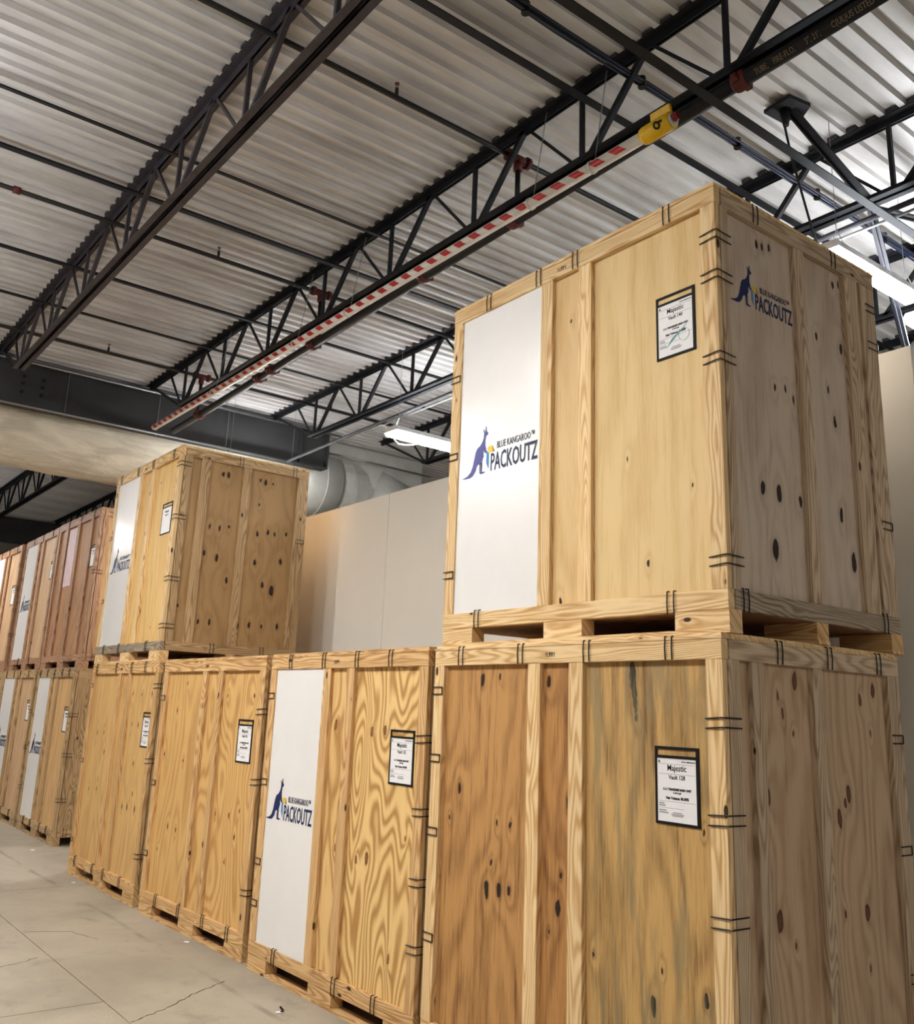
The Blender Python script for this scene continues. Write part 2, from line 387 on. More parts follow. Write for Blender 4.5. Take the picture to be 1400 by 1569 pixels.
# main beam with bolts, second far beam
def girder(x,y0,y1,label,bolts=True):
    t=thing('steel_beam',label,'beam',(x,y0,5.47))
    L=y1-y0; m=MB().box(-.006,.006,0,L,.016,.6); m.build('web_plate',M['girder'],t)
    MB().box(-.11,.11,0,L,0,.018).build('flange',M['girder'],t); MB().box(-.11,.11,0,L,.59,.61).build('flange',M['girder'],t)
    if bolts:
        for by in (-.95,-.71):
            for bz in (.20,.31,.41): MB().tube([(.006,by-y0,bz),(.03,by-y0,bz)],.024,6).build('bolt',M['steel_dark'],t)
        MB().box(-.1,.1,L-.02,L,.018,.59).build('stiffener_plate',M['girder'],t)
        MB().box(-.1,.1,3.1-y0,3.115-y0,.018,.59).build('stiffener_plate',M['girder'],t)
    return t
girder(-10.13,-8.8,3.6,'long dark grey steel beam carrying the joist ends above the cream duct')
girder(-22.2,-8.8,13.8,'far dark steel beam beyond the cream duct',False)
girder(2.08,-8.8,13.8,'dark steel beam behind the viewer',False)
# bridging bars and lines that run across the joists: x, z, y0, y1, width, label
def rod(name,label,cat,pts,r,m,n=8,group=None):
    o=MB().tube(pts,r,n).build(name,m,None,True); return tag(o,label,cat,group)
H=lambda r,h: 2.4838+r*h
for (xx,zz,y0,y1,w_,lab) in [(-1.46,5.98,-8,8.4,.062,'thick dark bridging angle crossing above the striped bar near its yellow end'),
    (-4.85,6.0,-8,8.4,.055,'thick dark bridging angle across the joists, left of the view centre'),
    (-4.11,6.03,-8,8.4,.034,'thin dark bridging angle crossing the deck at upper left'),
    (-6.62,5.98,-8,8.4,.045,'dark bridging angle across the joists, third from the long beam'),
    (-7.78,6.0,-8,8.4,.036,'thin dark bridging angle across the joists, closest to the long beam'),
    (-.342,5.30,-1.4,8.4,.06,'dark bottom bridging angle passing under the black pipe near the yellow end')]:
    m=MB(); m.box(xx-w_/2,xx+w_/2,y0,y1,zz-.004,zz+.004); m.box(xx-w_/2,xx-w_/2+.007,y0,y1,zz+.004,zz+w_*.8)
    tag(m.build('bridging_bar',M['steel_dark']),lab,'bridging','bridging bars across the joists')
# cable bundle
cb=thing('cable_bundle','bundle of navy and dark cables tied under the deck near the yellow end','cable',(-1.08,-8,5.98))
MB().tube([(0,0,0),(0,16,0)],.022,8).build('conduit',M['steel_dark'],cb,True)
for k,(dx,dz) in enumerate([(.025,-.012),(-.02,-.02),(.01,-.03)]):
    MB().tube([(dx+.008*math.sin(i*1.7+k),i*.5,dz+.006*math.cos(i*2.1+k)) for i in range(33)],.009,6).build('cable',M['cable_blue'],cb,True)
for i in range(12): MB().tube([(0,.4+i*1.05,-.05),(0,.4+i*1.05,.03)],.028,8).build('cable_tie',M['wire'],cb)
# sprinkler main with lettering
mp0,mp1=Vector((2.3,.638,5.45)),Vector((-9.7,.954,5.45))
sm=thing('sprinkler_main','thick black sprinkler main pipe with pale printed lettering under the joist','pipe',tuple(mp1))
D=mp0-mp1
MB().tube([(0,0,0),tuple(D)],.045,20).build('pipe',M['pipe'],sm,True)
def on_main(x): f=(x-mp1.x)/D.x; return D*f
for cx_ in (-.25,-3.53,-6.54,-6.88,-8.7,-2.32,-5.56):
    p=on_main(cx_); m=MB().tube([p+Vector((-.045,0,0)),p+Vector((-.03,0,0)),p+Vector((.03,0,0)),p+Vector((.045,0,0))],[.052,.06,.06,.052],16)
    m.box(p.x-.02,p.x+.02,p.y-.085,p.y-.05,p.z-.035,p.z+.01); m.box(p.x-.02,p.x+.02,p.y+.05,p.y+.085,p.z-.02,p.z+.02)
    m.build('coupling',M['red_iron'],sm,True)
ink=plain('faded_pipe_print',(120,104,84),.7,0,.2,0)
n=Vector((0,-.72,-.69)); Yv=Vector((0,-.69,.72))
for s,x_ in (('TUBE,',-.135),('FIRE-FLO,',-.015),('3", 21\',',.187),('C(UL)US LISTED',.345)):
    me=text_mesh(s,.05,ink,xs=.68,bold=.0); p=on_main(x_)+n*.0462-Yv*.016; place('lettering',me,sm,p,D.normalized(),Yv)
# sprinkler branches
def branch(x_,label,heads,cpl=()):
    t=thing('sprinkler_branch',label,'pipe',(x_,-8.5,6.0),0,'sprinkler branch lines')
    MB().tube([(0,0,0),(0,17,0)],.021,10).build('pipe',M['pipe'],t,True)
    for hy in heads:
        h=MB().tube([(0,hy+8.5,.015),(0,hy+8.5,.075)],.014,8).build('sprinkler_head',M['pipe'],t,True)
        m=MB().tube([(-.014,hy+8.5,.075),(-.018,hy+8.5,.1),(0,hy+8.5,.112)],.003,5); m.tube([(.014,hy+8.5,.075),(.018,hy+8.5,.1),(0,hy+8.5,.112)],.003,5); m.tube([(0,hy+8.5,.112),(0,hy+8.5,.116)],.018,8)
        m.build('deflector',M['red_iron'],h)
    for hy in cpl:
        MB().tube([(0,hy+8.47,0),(0,hy+8.53,0)],.034,10).build('coupling',M['red_iron'],t,True)
    # riser and red tee down to the main
    f=(x_-mp1.x)/D.x; my=max((mp1+D*f).y,.795); mz=5.45
    q=my+8.5
    MB().tube([(0,q,-.03),(0,q,mz-6.0+.04)],.021,10).build('riser',M['pipe'],t,True)
    m=MB().tube([(0,q-.09,0),(0,q+.09,0)],.036,10); m.tube([(0,q,0),(0,q,-.1)],.036,10); m.tube([(0,q-.11,0),(0,q-.075,0)],.05,10); m.tube([(0,q+.075,0),(0,q+.11,0)],.05,10)
    m.build('tee',M['red_iron'],t,True)
    MB().tube([(0,q,mz-6.0+.09),(0,q,mz-6.0+.03)],.036,10).build('outlet',M['red_iron'],t,True)
    return t
branch(-2.33,'black sprinkler branch pipe crossing at top centre, joined by a red tee',(-3.4,-.35,2.9))
branch(-5.48,'black sprinkler branch pipe in the middle, joined by a red tee',(-3.4,-.3,2.9),(-2.13,))
branch(-8.80,'black sprinkler branch pipe nearest the long beam, joined by a red tee',(-3.4,-.3,2.9))
# pale pipe along the beam top, thin pipe along the beam bottom
rod('thin_pipe','thin pale pipe running along the top of the long dark beam','pipe',[(-9.93,-8,6.02),(-9.93,3.75,6.02)],.017,M['wire_light'])
rod('thin_pipe','thin pale pipe running along the bottom of the long dark beam','pipe',[(-9.97,-8,5.44),(-9.97,3.3,5.44)],.014,M['wire_light'])
rod('thin_pipe','dark conduit hanging beneath the joist behind the tall crate stack','pipe',[(1.9,2.60,5.42),(-9.7,2.72,5.36)],.022,M['steel'])
rod('thin_pipe','slim bright conduit beside the dark conduit behind the tall crate stack','pipe',[(1.9,2.72,5.42),(-7.5,2.80,5.38)],.012,M['wire_light'])
rod('thin_pipe','pale conduit strapped across the face of the metal plenum','pipe',[(-10.3,3.6,5.82-.0),(-10.3,5.8,5.80)],.018,M['wire_light'])
# striped clearance bar
cbar=thing('clearance_bar','long white hanging clearance bar with red tape patches and a yellow end cap','clearance bar',(-9.08,.48,5.26))
ang0=math.atan2(-.69,-.72)   # direction to the viewer in (y,z)
MB().tube([(0,0,0),(8.32,.0,0)],.038,20).build('tube',M['white_pipe'],cbar,True)
tape=MB()
for k in range(8):pass
def patch():
    m=MB(); r=.0387; N=7
    for i in range(N):
        a=math.radians(-12+i*74/(N-1)); # from the viewer line toward the top edge
        ny=-.72*math.cos(a)+(-.69)*math.sin(a); nz=-.69*math.cos(a)+.72*math.sin(a)
        sk=.0125*(i/(N-1)*2-1)
        m.v+=[(0-sk*2.4,ny*r,nz*r),(.088-sk*2.4,ny*r,nz*r)]
    for i in range(N-1): m.f.append((2*i,2*i+1,2*i+3,2*i+2))
    return m.mesh('red_patch',M['red_tape'])
PM=patch()
for k in range(46):
    link_mesh('red_patch',PM,cbar,(.06+k*.1775,0,0))
cap=MB().tube([(8.28,0,-.0),(8.30,0,0),(8.50,0,0)],[.05,.056,.056],18)
cap.build('end_cap',M['yellow'],cbar,True)
m=MB().prism([(8.34,-.0,.02),(8.50,-.0,.02),(8.50,-.03,.10),(8.36,-.03,.10)],(0,.02,.008)); m.build('cap_plate',M['yellow'],cbar)
MB().tube([(8.50,0,0),(8.515,0,0)],.04,14).build('cap_ring',M['galv'],cbar,True)
MB().tube([(8.50,0,.01),(8.53,0,.01),(8.545,0,.01)],[.026,.03,.018],12).build('red_knob',plain('dark_red_glass',(120,20,24),.2,0,.6,0),cbar,True)
ring=MB(); c0=Vector((8.43,-.034,-.034)); 
for k in range(14):
    a0=2*math.pi*k/14; a1=2*math.pi*(k+1)/14
    pp=[Vector((8.43+.019*math.cos(a),0,0))+Yv*(.019*math.sin(a)+.022)+n*.058 for a in (a0,a1)]
    ring.bar(pp[0],pp[1],.012,.003,n)
ring.bar(Vector((8.44,0,0))+Yv*.035+n*.058,Vector((8.475,0,0))+Yv*.033+n*.058,.012,.003,n)
ring.build('black_mark',M['ink'],cbar)
for wx in (-1.23,-1.82,-4.26,-5.25,-7.2):
    k=wx+9.08; MB().tube([(k,.02,.03),(k,.14,.80)],.0035,5).build('hanger_wire',M['wire_light'],cbar)
    MB().tube([(k-.01,0,0),(k+.01,0,0)],.045,12).build('hanger_clip',M['galv'],cbar,True)
# lateral braces at the right
br=thing('brace_bar','dark diagonal brace dropping from a deck plate to the joist behind the tall stack','brace',(-.72,1.94,6.12))
MB().bar((0,0,-.02),(.19,.68,-.6),.062,.012,(1,0,0)).bar((.03,0,-.02),(.22,.68,-.6),.01,.06,(1,0,0)).build('angle_bar',M['steel_dark'],br)
MB().prism([(-.12,-.1,.0),(.1,-.12,.0),(.14,.08,.0),(.05,.14,.0),(-.1,.1,.0)],(0,0,-.03)).build('top_plate',M['steel_dark'],br)
MB().tube([(0,-.02,-.02),(0,-.02,-.16)],[.045,.02],10).build('socket',M['steel_dark'],br,True)
rod('tie_rod','thin pale rod slanting from the deck plate down behind the tall crate stack','rod',[(-.73,1.92,5.96),(-.74,2.0,5.75),(-.73,2.2,5.23),(-.72,2.28,5.1)],.009,M['steel'])
b2=thing('brace_bar','steep dark brace falling from the joist to the partition corner at the right edge','brace',(-.52,2.64,5.5))
MB().bar((0,0,0),(-.43,1.3,-.76),.06,.012,(1,0,0)).bar((0,0,0),(-.43,1.3,-.76),.012,.06,(1,0,0)).build('angle_bar',M['steel'],b2)
b3=thing('brace_bar','dark brace rising from the joist to the deck behind the glaring light','brace',(-.5,2.7,5.5))
MB().bar((0,0,0),(-.15,1.85,.58),.06,.012,(1,0,0)).bar((0,0,0),(-.15,1.85,.58),.012,.06,(1,0,0)).build('angle_bar',M['steel_dark'],b3)
# ducts
AX,AZ,AR=-10.99,5.44,.585
def cyl_y(x,z,r,y0,y1,n=24,cap=True):
    return MB().tube([(x,y0+(y1-y0)*i/12,z) for i in range(13)],r,n,cap)
du=thing('air_duct','fat cream wrapped air duct turning into bare metal ducts and a plenum box','duct',(AX,0,AZ))
m=MB(); N=28; ysn=46
pts=[]
for i in range(ysn+1):
    y=-8.6+i*(12.0/ysn)
    for k in range(N):
        a=2*math.pi*k/N; rr=AR*(1+.012*math.sin(3*a+y*2.3)+.010*math.sin(7*a-y*5.1)+.008*math.sin(y*9+a*2)); m.v.append((rr*math.cos(a),y,rr*math.sin(a)))
for i in range(ysn):
    for k in range(N): m.f.append((i*N+k,i*N+(k+1)%N,(i+1)*N+(k+1)%N,(i+1)*N+k))
m.build('wrapped_duct',M['wrap'],du,True)
MB().tube([(0,3.2,0),(0,4.15,0)],.56,20).build('bare_duct',M['galv'],du,True)
for yy in (3.45,3.85): MB().tube([(0,yy,0),(0,yy+.02,0)],.575,20).build('duct_seam',M['galv'],du,True)
# elbow curving back and up in faceted gores
el=[]
for i in range(6):
    a=math.radians(i*15); el.append((-.0-.5*(1-math.cos(a)),4.15+.6*math.sin(a),.0+.25*(1-math.cos(a))))
MB().tube(el,[.56,.57,.56,.57,.56,.57],20).build('elbow',M['galv'],du)
MB().tube([(.35-.2,5.55,-.25),(.15,4.95,-.1),(.0,4.86,-.1)],[.5,.52,.02],22).build('bare_duct',M['galv'],du,True)
MB().box(-1.2,.36,3.95,5.85,.02,.68).build('plenum',M['galv'],du)
m=MB().prism([(.365,4.0,.05),(.365,4.75,.45),(.365,5.82,.1)],(.01,0,0)); m.build('stiffener_crease',M['galv'],du)
MB().tube([(.5,3.3,-.6),(.5,3.3,.5)],.014,6).tube([(.5,3.42,-.6),(.5,3.42,.5)],.014,6).bar((.5,3.2,-.62),(-.3,3.5,-.62),.05,.02).build('hanger_rod',M['steel_dark'],du)
for yy in (-1.5,-.4,.85,1.9): MB().tube([(.9,yy,-.02),(.9,yy,.6)],.006,5).build('hanger_rod',M['wire_light'],du)
# ================================================================= LIGHT FIXTURES
for i,(x_,y0,L,W_,z_,lab) in enumerate(LIGHTS):
    t=thing('strip_light',lab,'light fixture',(x_,y0,z_),0,'hanging strip lights')
    MB().prism([(-W_/2,0,0),(W_/2,0,0),(W_/2*.8,0,.06),(-W_/2*.8,0,.06)],(0,L,0)).build('housing',M['white_metal'],t)
    MB().prism([(-W_/2*.93,.02,-.001),(-W_/2*.8,.02,-.035),(W_/2*.8,.02,-.035),(W_/2*.93,.02,-.001)],(0,L-.04,0)).build('diffuser',M['lamp_cool'] if i in (2,3) else M['lamp'],t)
    MB().box(-W_*.3,W_*.3,.08,L-.08,.0605,.064).build('deck_glow_strip',M['deck_glow'],t)  # emissive strip added to lift the deck's brightness
    for yy in (.12,L-.12):
        m=MB().tube([(-W_*.35,yy,.05),(0,yy,.2)],.003,5); m.tube([(W_*.35,yy,.05),(0,yy,.2)],.003,5); m.tube([(0,yy,.2),(0,yy,DECK-z_)],.003,5)
        m.build('hanger_wire',M['wire_light'],t)
t0=rod('power_cable','white looping power cable hanging from the conduit to the strip light','cable',[(-7.24,2.75,5.37),(-7.16,2.75,5.36),(-7.08,2.75,5.33),(-7.0,2.75,5.26),(-6.93,2.75,5.18),(-6.85,2.75,5.10),(-6.74,2.75,5.02),(-6.61,2.75,4.98),(-6.5,2.78,4.965),(-6.42,2.85,4.98),(-6.36,2.92,5.02),(-6.33,2.98,5.07)],.010,M['cable_white'])
# ================================================================= CRATES
CH=2.2; HP=.103; HR=.088; HL=.028
def hair_v():   # clip straddling a horizontal joint, facing -y, centred at x, spans z
    m=MB()
    for s in(-.019,.019): m.tube([(s,-.006,-.052),(s*1.02,-.009,0),(s,-.006,.052)],.0032,5)
    m.tube([(-.019,-.006,.052),(-.019,.012,.054)],.0032,5); m.tube([(.019,-.006,.052),(.019,.012,.054)],.0032,5)
    return m.mesh('spring_clip',M['wire'])
def hair_c():   # clip wrapped round a vertical corner at x=0,y=0 : from front (x<0) to side (y>0)
    m=MB()
    for s in(-.02,.02): m.tube([(-.092,-.005,s-.006),(-.01,-.008,s),(.008,-.004,s),(.008,.02,s),(.006,.115,s-.002)],.0032,5)
    return m.mesh('spring_clip',M['wire'])
def hair_h():   # clip lying flat on a post, facing -y
    m=MB()
    for s in(-.02,.02): m.tube([(-.01,-.004,s),(.0,-.007,s),(.088,-.006,s)],.0032,5)
    m.tube([(.088,-.006,-.02),(.088,-.006,.02)],.0032,5)
    return m.mesh('spring_clip',M['wire'])
HV,HC,HHm=hair_v(),hair_c(),hair_h()
HVs=HV.copy(); HVs.transform(Matrix.Rotation(math.pi/2,4,'Z'))
HHs=HHm.copy(); HHs.transform(Matrix.Rotation(math.pi/2,4,'Z'))
# ---- printed logo (given in metres, local u to the right, v up)
def K(pts): # from zoom pixels to logo units, undone perspective approx: u,v
    return pts
KG=[(0,0),(.055,.012),(.082,.030),(.10,.062),(.112,.105),(.123,.142),(.137,.165),(.166,.178),(.186,.2),(.196,.222),(.198,.247),(.190,.272),(.196,.272),(.208,.252),(.213,.286),(.219,.286),(.222,.256),(.236,.244),(.233,.232),(.218,.229),(.212,.205),(.212,.175),(.220,.148),(.226,.122),(.214,.122),(.198,.142),(.196,.12),(.201,.104),(.193,.098),(.188,.077),(.180,.076),(.176,.05),(.175,.02),(.203,.012),(.214,.014),(.213,.005),(.197,.003),(.178,.002),(.166,.008),(.163,.03),(.164,.06),(.152,.066),(.138,.056),(.126,.028),(.102,.004),(.08,-.004),(.04,-.004)]
KLEG=[(.181,.072),(.187,.072),(.186,.018),(.181,.018)]
BOXB=[(.226,.138),(.247,.118),(.247,.022),(.224,.062)]
BOXY=[(.228,.146),(.244,.158),(.278,.158),(.3,.118),(.252,.118)]
BOXT=[(.278,.158),(.302,.118),(.28,.118)]
def logo(parent,o,X,Y,s=1.0,faded=False,front=None):
    """o: tail tip position; X,Y axes"""
    X=Vector(X); Y=Vector(Y); Nn=X.cross(Y); o=Vector(o)
    root=MB(); P=lambda q: tuple(o+X*(q[0]*s)+Y*(q[1]*s))
    for nm,pts,mt,e in (('animal_emblem',KG,M['navy'] if faded or front=='navy' else M['purple'],.001),('box_emblem',BOXB,M['sky'],.001),('box_emblem',BOXY,M['gold'],.001),('box_emblem',BOXT,M['tan'],.0016)):
        MB().prism([P(q) for q in pts],tuple(Nn*e)).build(nm,mt,parent)
    MB().prism([P(q) for q in KLEG],tuple(Nn*.0014)).build('animal_emblem',M['ink'],parent)
    me=text_mesh('PACKOUTZ',.148*s,M['navy_text'],xs=.51,bold=.0022); place('lettering',me,parent,o+X*(.262*s)+Y*(.008*s)+Nn*.0008,X,Y)
    me=text_mesh('BLUE KANGAROO\u2122',.058*s,M['navy_text'],xs=.60,bold=.0); place('lettering',me,parent,o+X*(.318*s)+Y*(.132*s)+Nn*.0008,X,Y)
def pouch(cr,x0,x1,z0,z1,y,num,small=False,stamp=False):
    """black edged document pouch on the front panel"""
    w=x1-x0; h=z1-z0; p=MB(); b=.012
    p.box(x0,x0+b,y-.005,y,z0,z1); p.box(x1-b*1.3,x1,y-.005,y,z0,z1); p.box(x0,x1,y-.0055,y,z0,z0+b); p.box(x0,x1,y-.0055,y,z1-b,z1); p.box(x0,x1,y-.0055,y,z1-b-.038,z1-.038)
    fr=p.build('document_pouch',M['black'],cr)
    MB().box(x0+b*.8,x1-b,y-.003,y-.001,z0+b,z1-.05).build('paper',M['paper'],fr)
    cx_=(x0+x1)/2; yy=y-.0036
    def T(s,size,cx,zz,mt=M['ink'],al='CENTER',bold=.0006,xs=.9):
        place('lettering',text_mesh(s,size,mt,bold=bold,align=al,xs=xs,extr=.0003),fr,(cx,yy,zz),(1,0,0),(0,0,1))
    T('Majestic',.036,cx_,z1-.102,bold=.0004); 
    T('Vault '+num,.026,cx_,z1-.138,bold=.0004)
    if small: return fr
    T('C-11 TENNESSEE MAIN UNIT',.0135,cx_,z1-.185,bold=.0007); T('3 of 4 pal',.0125,cx_,z1-.198,bold=.0005); T('Net Volume: 80.00%',.0165,cx_,z1-.222,bold=.0007)
    T('AVL No. 0000-00-00 AD',.008,x1-b-.008,z1-.065,al='RIGHT',bold=.0003); T('A',.016,x0+b+.012,z1-.07,bold=.001)
    g=MB()
    for zz,a_,c_ in ((z1-.075,.02,.02),(z1-.117,.02,.02),(z1-.232,.02,.02),(z1-.26,.02,.6*w)): g.box(x0+b+a_*.5,x1-b-c_*.5,yy,yy+.0005,zz,zz+.0012)
    for zz,w_ in ((z1-.243,.03),(z1-.252,.035),(z1-.272,.04),(z1-.281,.05)): g.box(x0+b+.008,x0+b+.008+w_,yy-.0002,yy+.0005,zz,zz+.004)
    for zz,w_ in ((z0+.05,.05),(z0+.043,.07),(z0+.037,.06)): g.box(cx_-w_/2,cx_+w_/2,yy-.0002,yy+.0005,zz,zz+.003)
    g.build('ruled_line',M['ink_grey'],fr)
    if stamp:
        m=MB(); c0=Vector((x1-.07,yy-.0003,z0+.1))
        for k in range(16):
            a0,a1=[2*math.pi*q/16 for q in(k,k+1)]
            m.bar(c0+Vector((.033*math.cos(a0),0,.033*math.sin(a0))),c0+Vector((.033*math.cos(a1),0,.033*math.sin(a1))),.0012,.003,(0,1,0))
        for k in range(9): m.bar((x0+.07+k*.008,yy-.0003,z0+.06+k*.006),(x0+.10+k*.011,yy-.0003,z0+.10+k*.006),.0012,.003,(0,1,0))
        m.build('stamp_mark',M['ink_teal'],fr)
    return fr
def crate(loc,rz,W,D,label,group,fmats,smats,tint='pine',stint='pale',white=False,front=None,side=None,topclips=(-1.75,-1.26,-.84,-.3),botclips=(-1.74,-.87,-.37),corner=(1.82,1.43,1.04,.62),left=(1.92,1.56,1.16,.61),sidetop=(.4,.83,1.28),sidebot=(.14,1.3),endpost=(),pale_bottom=False,stamp=True,brail=None,srail=None):
    t=thing('storage_crate',label,'crate',loc,rz,group)
    zb0,zb1=HP,HP+HR; zt1=CH-HL; zt0=zt1-HR; TH=.035
    # pallet
    bx=[(-W,-W+.285),(-W/2-.15,-W/2+.145),(-.30,0)]
    for bi,(a,b) in enumerate(bx):
        for (c,d) in ((0.004,.095),(D/2-.05,D/2+.05),(D-.1,D+.012)):
            MB().box(a+random.uniform(0,.006),b-random.uniform(0,.006),c,d,.018,HP).build('pallet_block',lumber('x',tint if c<.1 and stint!='grey' else 'warm' if tint=='pine' else tint),t)
    for (c,d) in ((0.004,.095),(D/2-.05,D/2+.05),(D-.1,D+.012)): MB().box(-W,0,c,d,0,.0175).build('pallet_board',lumber('x',tint),t)
    MB().box(-W+.02,-.02,.036,D-.036,HP+.002,HP+.022).build('base_panel',lumber('x','brown'),t)
    # front assembly
    F=front or [(-W,-W+.092),(-1.235,-1.14),(-.93,-.832),(-.088,0)]
    F=[(-W,-W+.092)]+F[1:-1]+[(-.088,0)]
    for i,(a,b) in enumerate(F):
        MB().box(a,b,0 if i in(0,len(F)-1) else .002,TH,zb1,zt0).build('post' if i in(0,len(F)-1) else 'stud',lumber('z',tint),t,bevel=.002)
    MB().box(-W,0,0,TH+.01,zb0,zb1).build('bottom_rail',lumber('x',brail or tint),t,bevel=.002)
    MB().box(-W,0,-.001,TH+.01,zt0,zt1).build('top_rail',lumber('x',tint),t,bevel=.002)
    for i in range(len(F)-1):
        a,b=F[i][1],F[i+1][0]
        MB().box(a-.01,b+.01,.03,.045,zb1-.01,zt0+.01).build('plywood_panel',fmats[min(i,len(fmats)-1)],t)
    if white:
        wx0=F[0][1]-.004; wx1=F[1][0]+.003 if white!='over' else F[1][0]+.002
        wpn=MB().box(wx0,wx1,.010,.028,zb1-.0,zt0).build('white_panel',M['panel_white'],t)
    # side assembly (+x face)
    S=side or [(.036,.125),(.675,.765),(1.16,1.31),(D-.13,D)]
    S=[(.043,S[0][1])]+S[1:-1]+[(S[-1][0],D)]
    for i,(a,b) in enumerate(S):
        MB().box(-TH,-.001 if i in (0,len(S)-1) else -.002,a,b,zb1,zt0).build('post' if i in (0,len(S)-1) else 'stud',lumber('z',stint),t,bevel=.002)
    MB().box(-TH,0,.052,D,zb0,zb1).build('bottom_rail',lumber('y',srail or stint),t,bevel=.002)
    MB().box(-TH,.001,.052,D,zt0,zt1).build('top_rail',lumber('y',stint),t,bevel=.002)
    for i in range(len(S)-1):
        a,b=S[i][1],S[i+1][0]
        MB().box(-.045,-.03,a-.01,b+.01,zb1-.01,zt0+.01).build('plywood_panel',smats[min(i,len(smats)-1)],t)
    # far sides, back and lid
    MB().box(-W,-W+.035,.046,D,zb0,zt1).build('plywood_panel',smats[0],t)
    MB().box(-W+.036,-.046,D-.03,D,zb0,zt1).build('plywood_panel',smats[0],t)
    MB().box(-W-.003,.004,-.004,D+.004,zt1,zt1+.012).build('lid',lumber('x',tint),t)
    MB().box(-W+.004,-.006,.006,D-.004,zt1+.0125,CH-.001).build('lid',lumber('x',tint),t)
    # clips
    for x_ in topclips: link_mesh('spring_clip',HV,t,(x_,0,zt0+.052))
    for x_ in botclips: link_mesh('spring_clip',HV,t,(x_,0,zb0+.044))
    for z_ in corner: link_mesh('spring_clip',HC,t,(0,0,z_))
    for z_ in left: link_mesh('spring_clip',HHm,t,(-W,0,z_))
    for y_ in sidetop: link_mesh('spring_clip',HVs,t,(0,y_,zt0+.052))
    for y_ in sidebot: link_mesh('spring_clip',HVs,t,(0,y_,zb0+.044))
    for z_ in endpost: link_mesh('spring_clip',HHs,t,(0,D-.1,z_))
    if stamp:
        place('stamped_lettering',text_mesh('1UFP1',.036,M['ink'],xs=.8),t,(-1.10,-.0022,zt0+.03),(1,0,0),(0,0,1))
    return t
def add_logo(t,W,z,white=True,s=1.0,x=None,front='navy'):
    pn=[c for c in t.children if c.name.startswith('white_panel')][0]
    logo(pn,(x if x is not None else -W+.115,.0088,z),(1,0,0),(0,0,1),s,front=front)
# plywood kinds
P=lambda n_,l,d,**k: ply(n_,l,d,**k)
t1w=P('birch_ply',(226,196,142),(202,164,104),freq=10,contrast=.35,seed=1.0,fine=.25,tone=.3,knots=[(-.47,.35,.008),(-.6,.9,.005),(-.2,.7,.005)])
t1n=P('birch_ply_narrow',(222,190,138),(198,158,100),freq=10,contrast=.35,seed=2.0,fine=.25,tone=.3,knots=[(-1.08,.21,.009),(-1.01,1.79,.006)])
K_T1=[(.42,.42,.026),(.34,.71,.018),(.47,.70,.02),(.65,.69,.015),(1.02,.68,.017),(1.11,.44,.024),(.38,1.99,.011),(.43,2.0,.013),(.49,2.02,.011),(1.09,2.01,.01),(1.15,2.02,.01),(1.13,1.63,.013),(.48,1.24,.009),(.57,1.26,.01),(.64,1.21,.01),(1.02,1.19,.014),(.97,1.36,.01),(.89,1.65,.01)]
t1s=P('weathered_ply',(206,188,168),(156,132,110),freq=13,contrast=.28,seed=5.0,plane='yz',fine=.2,tone=.35,knots=K_T1,kcol=(46,30,20))
b1l=P('orange_ply',(192,144,88),(128,86,46),freq=19,contrast=.45,seed=8.0,fine=.35,tone=.3,knots=[(-1.64,2.0,.017),(-1.49,2.02,.009),(-1.82,1.41,.016),(-1.56,.92,.018),(-1.46,.94,.016),(-1.38,.95,.013),(-1.49,1.25,.008),(-1.53,1.06,.008),(-1.9,1.25,.007),(-1.38,1.26,.008)])
b1n=P('orange_ply_narrow',(186,136,80),(124,82,44),freq=19,contrast=.45,seed=9.0,fine=.35,tone=.3,knots=[(-.95,1.4,.016),(-1.02,.92,.018),(-1.0,1.07,.008),(-1.1,1.99,.016),(-1.08,.81,.006)])
b1w=P('blue_stained_ply',(200,160,100),(124,92,52),freq=17,contrast=.45,seed=11.0,fine=.32,tone=.3,stain=(132,120,90),knots=[(-.535,2.055,.014),(-.53,2.02,.019),(-.526,1.98,.018),(-.52,1.94,.018),(-.515,1.90,.014),(-.51,1.86,.01),(-.51,1.82,.009),(-.43,.64,.016),(-.15,.72,.013),(-.14,1.37,.006),(-.78,.77,.006),(-.38,.79,.006)],kcol=(34,26,20))
b1s=P('pine_side_ply',(198,170,138),(148,116,84),freq=25,contrast=.42,seed=14.0,plane='yz',fine=.18,tone=.15,knots=[(.58,2.02,.02),(1.27,2.01,.018),(.44,1.94,.009),(1.14,1.95,.013),(.47,1.87,.009),(.33,1.52,.019),(.98,1.51,.019),(.89,1.41,.018),(.95,1.47,.009),(.38,1.01,.021),(1.08,.99,.019),(.55,1.78,.007),(1.22,1.79,.006),(.49,.91,.007),(.89,.99,.008),(1.07,.74,.007)],kcol=(110,70,46))
b2w=P('swirled_ply',(232,196,132),(176,130,72),freq=32,contrast=.95,seed=17.0,fine=.12,tone=.08,stretch=.27,warp=1.9,knots=[(-.47,1.69,.017),(-.62,1.68,.015),(-.6,.92,.016),(-.72,.9,.009),(-.31,.41,.012),(-.2,1.08,.008),(-.1,.9,.006)],kcol=(140,92,50))
b2n=P('swirled_ply_narrow',(226,188,126),(172,126,70),freq=28,contrast=.85,seed=18.5,fine=.15,tone=.1,stretch=.27,warp=1.9,knots=[(-1.07,1.71,.017),(-.98,.94,.01),(-.95,1.2,.007)],kcol=(140,92,50))
b3l=P('honey_ply',(214,172,108),(172,126,70),freq=23,contrast=.5,seed=21.0,fine=.2,tone=.2,knots=[(-1.67,1.74,.009),(-1.5,1.98,.009),(-1.85,1.35,.009),(-1.43,1.32,.009),(-1.61,.76,.01),(-1.43,.74,.01),(-1.78,.55,.007)])
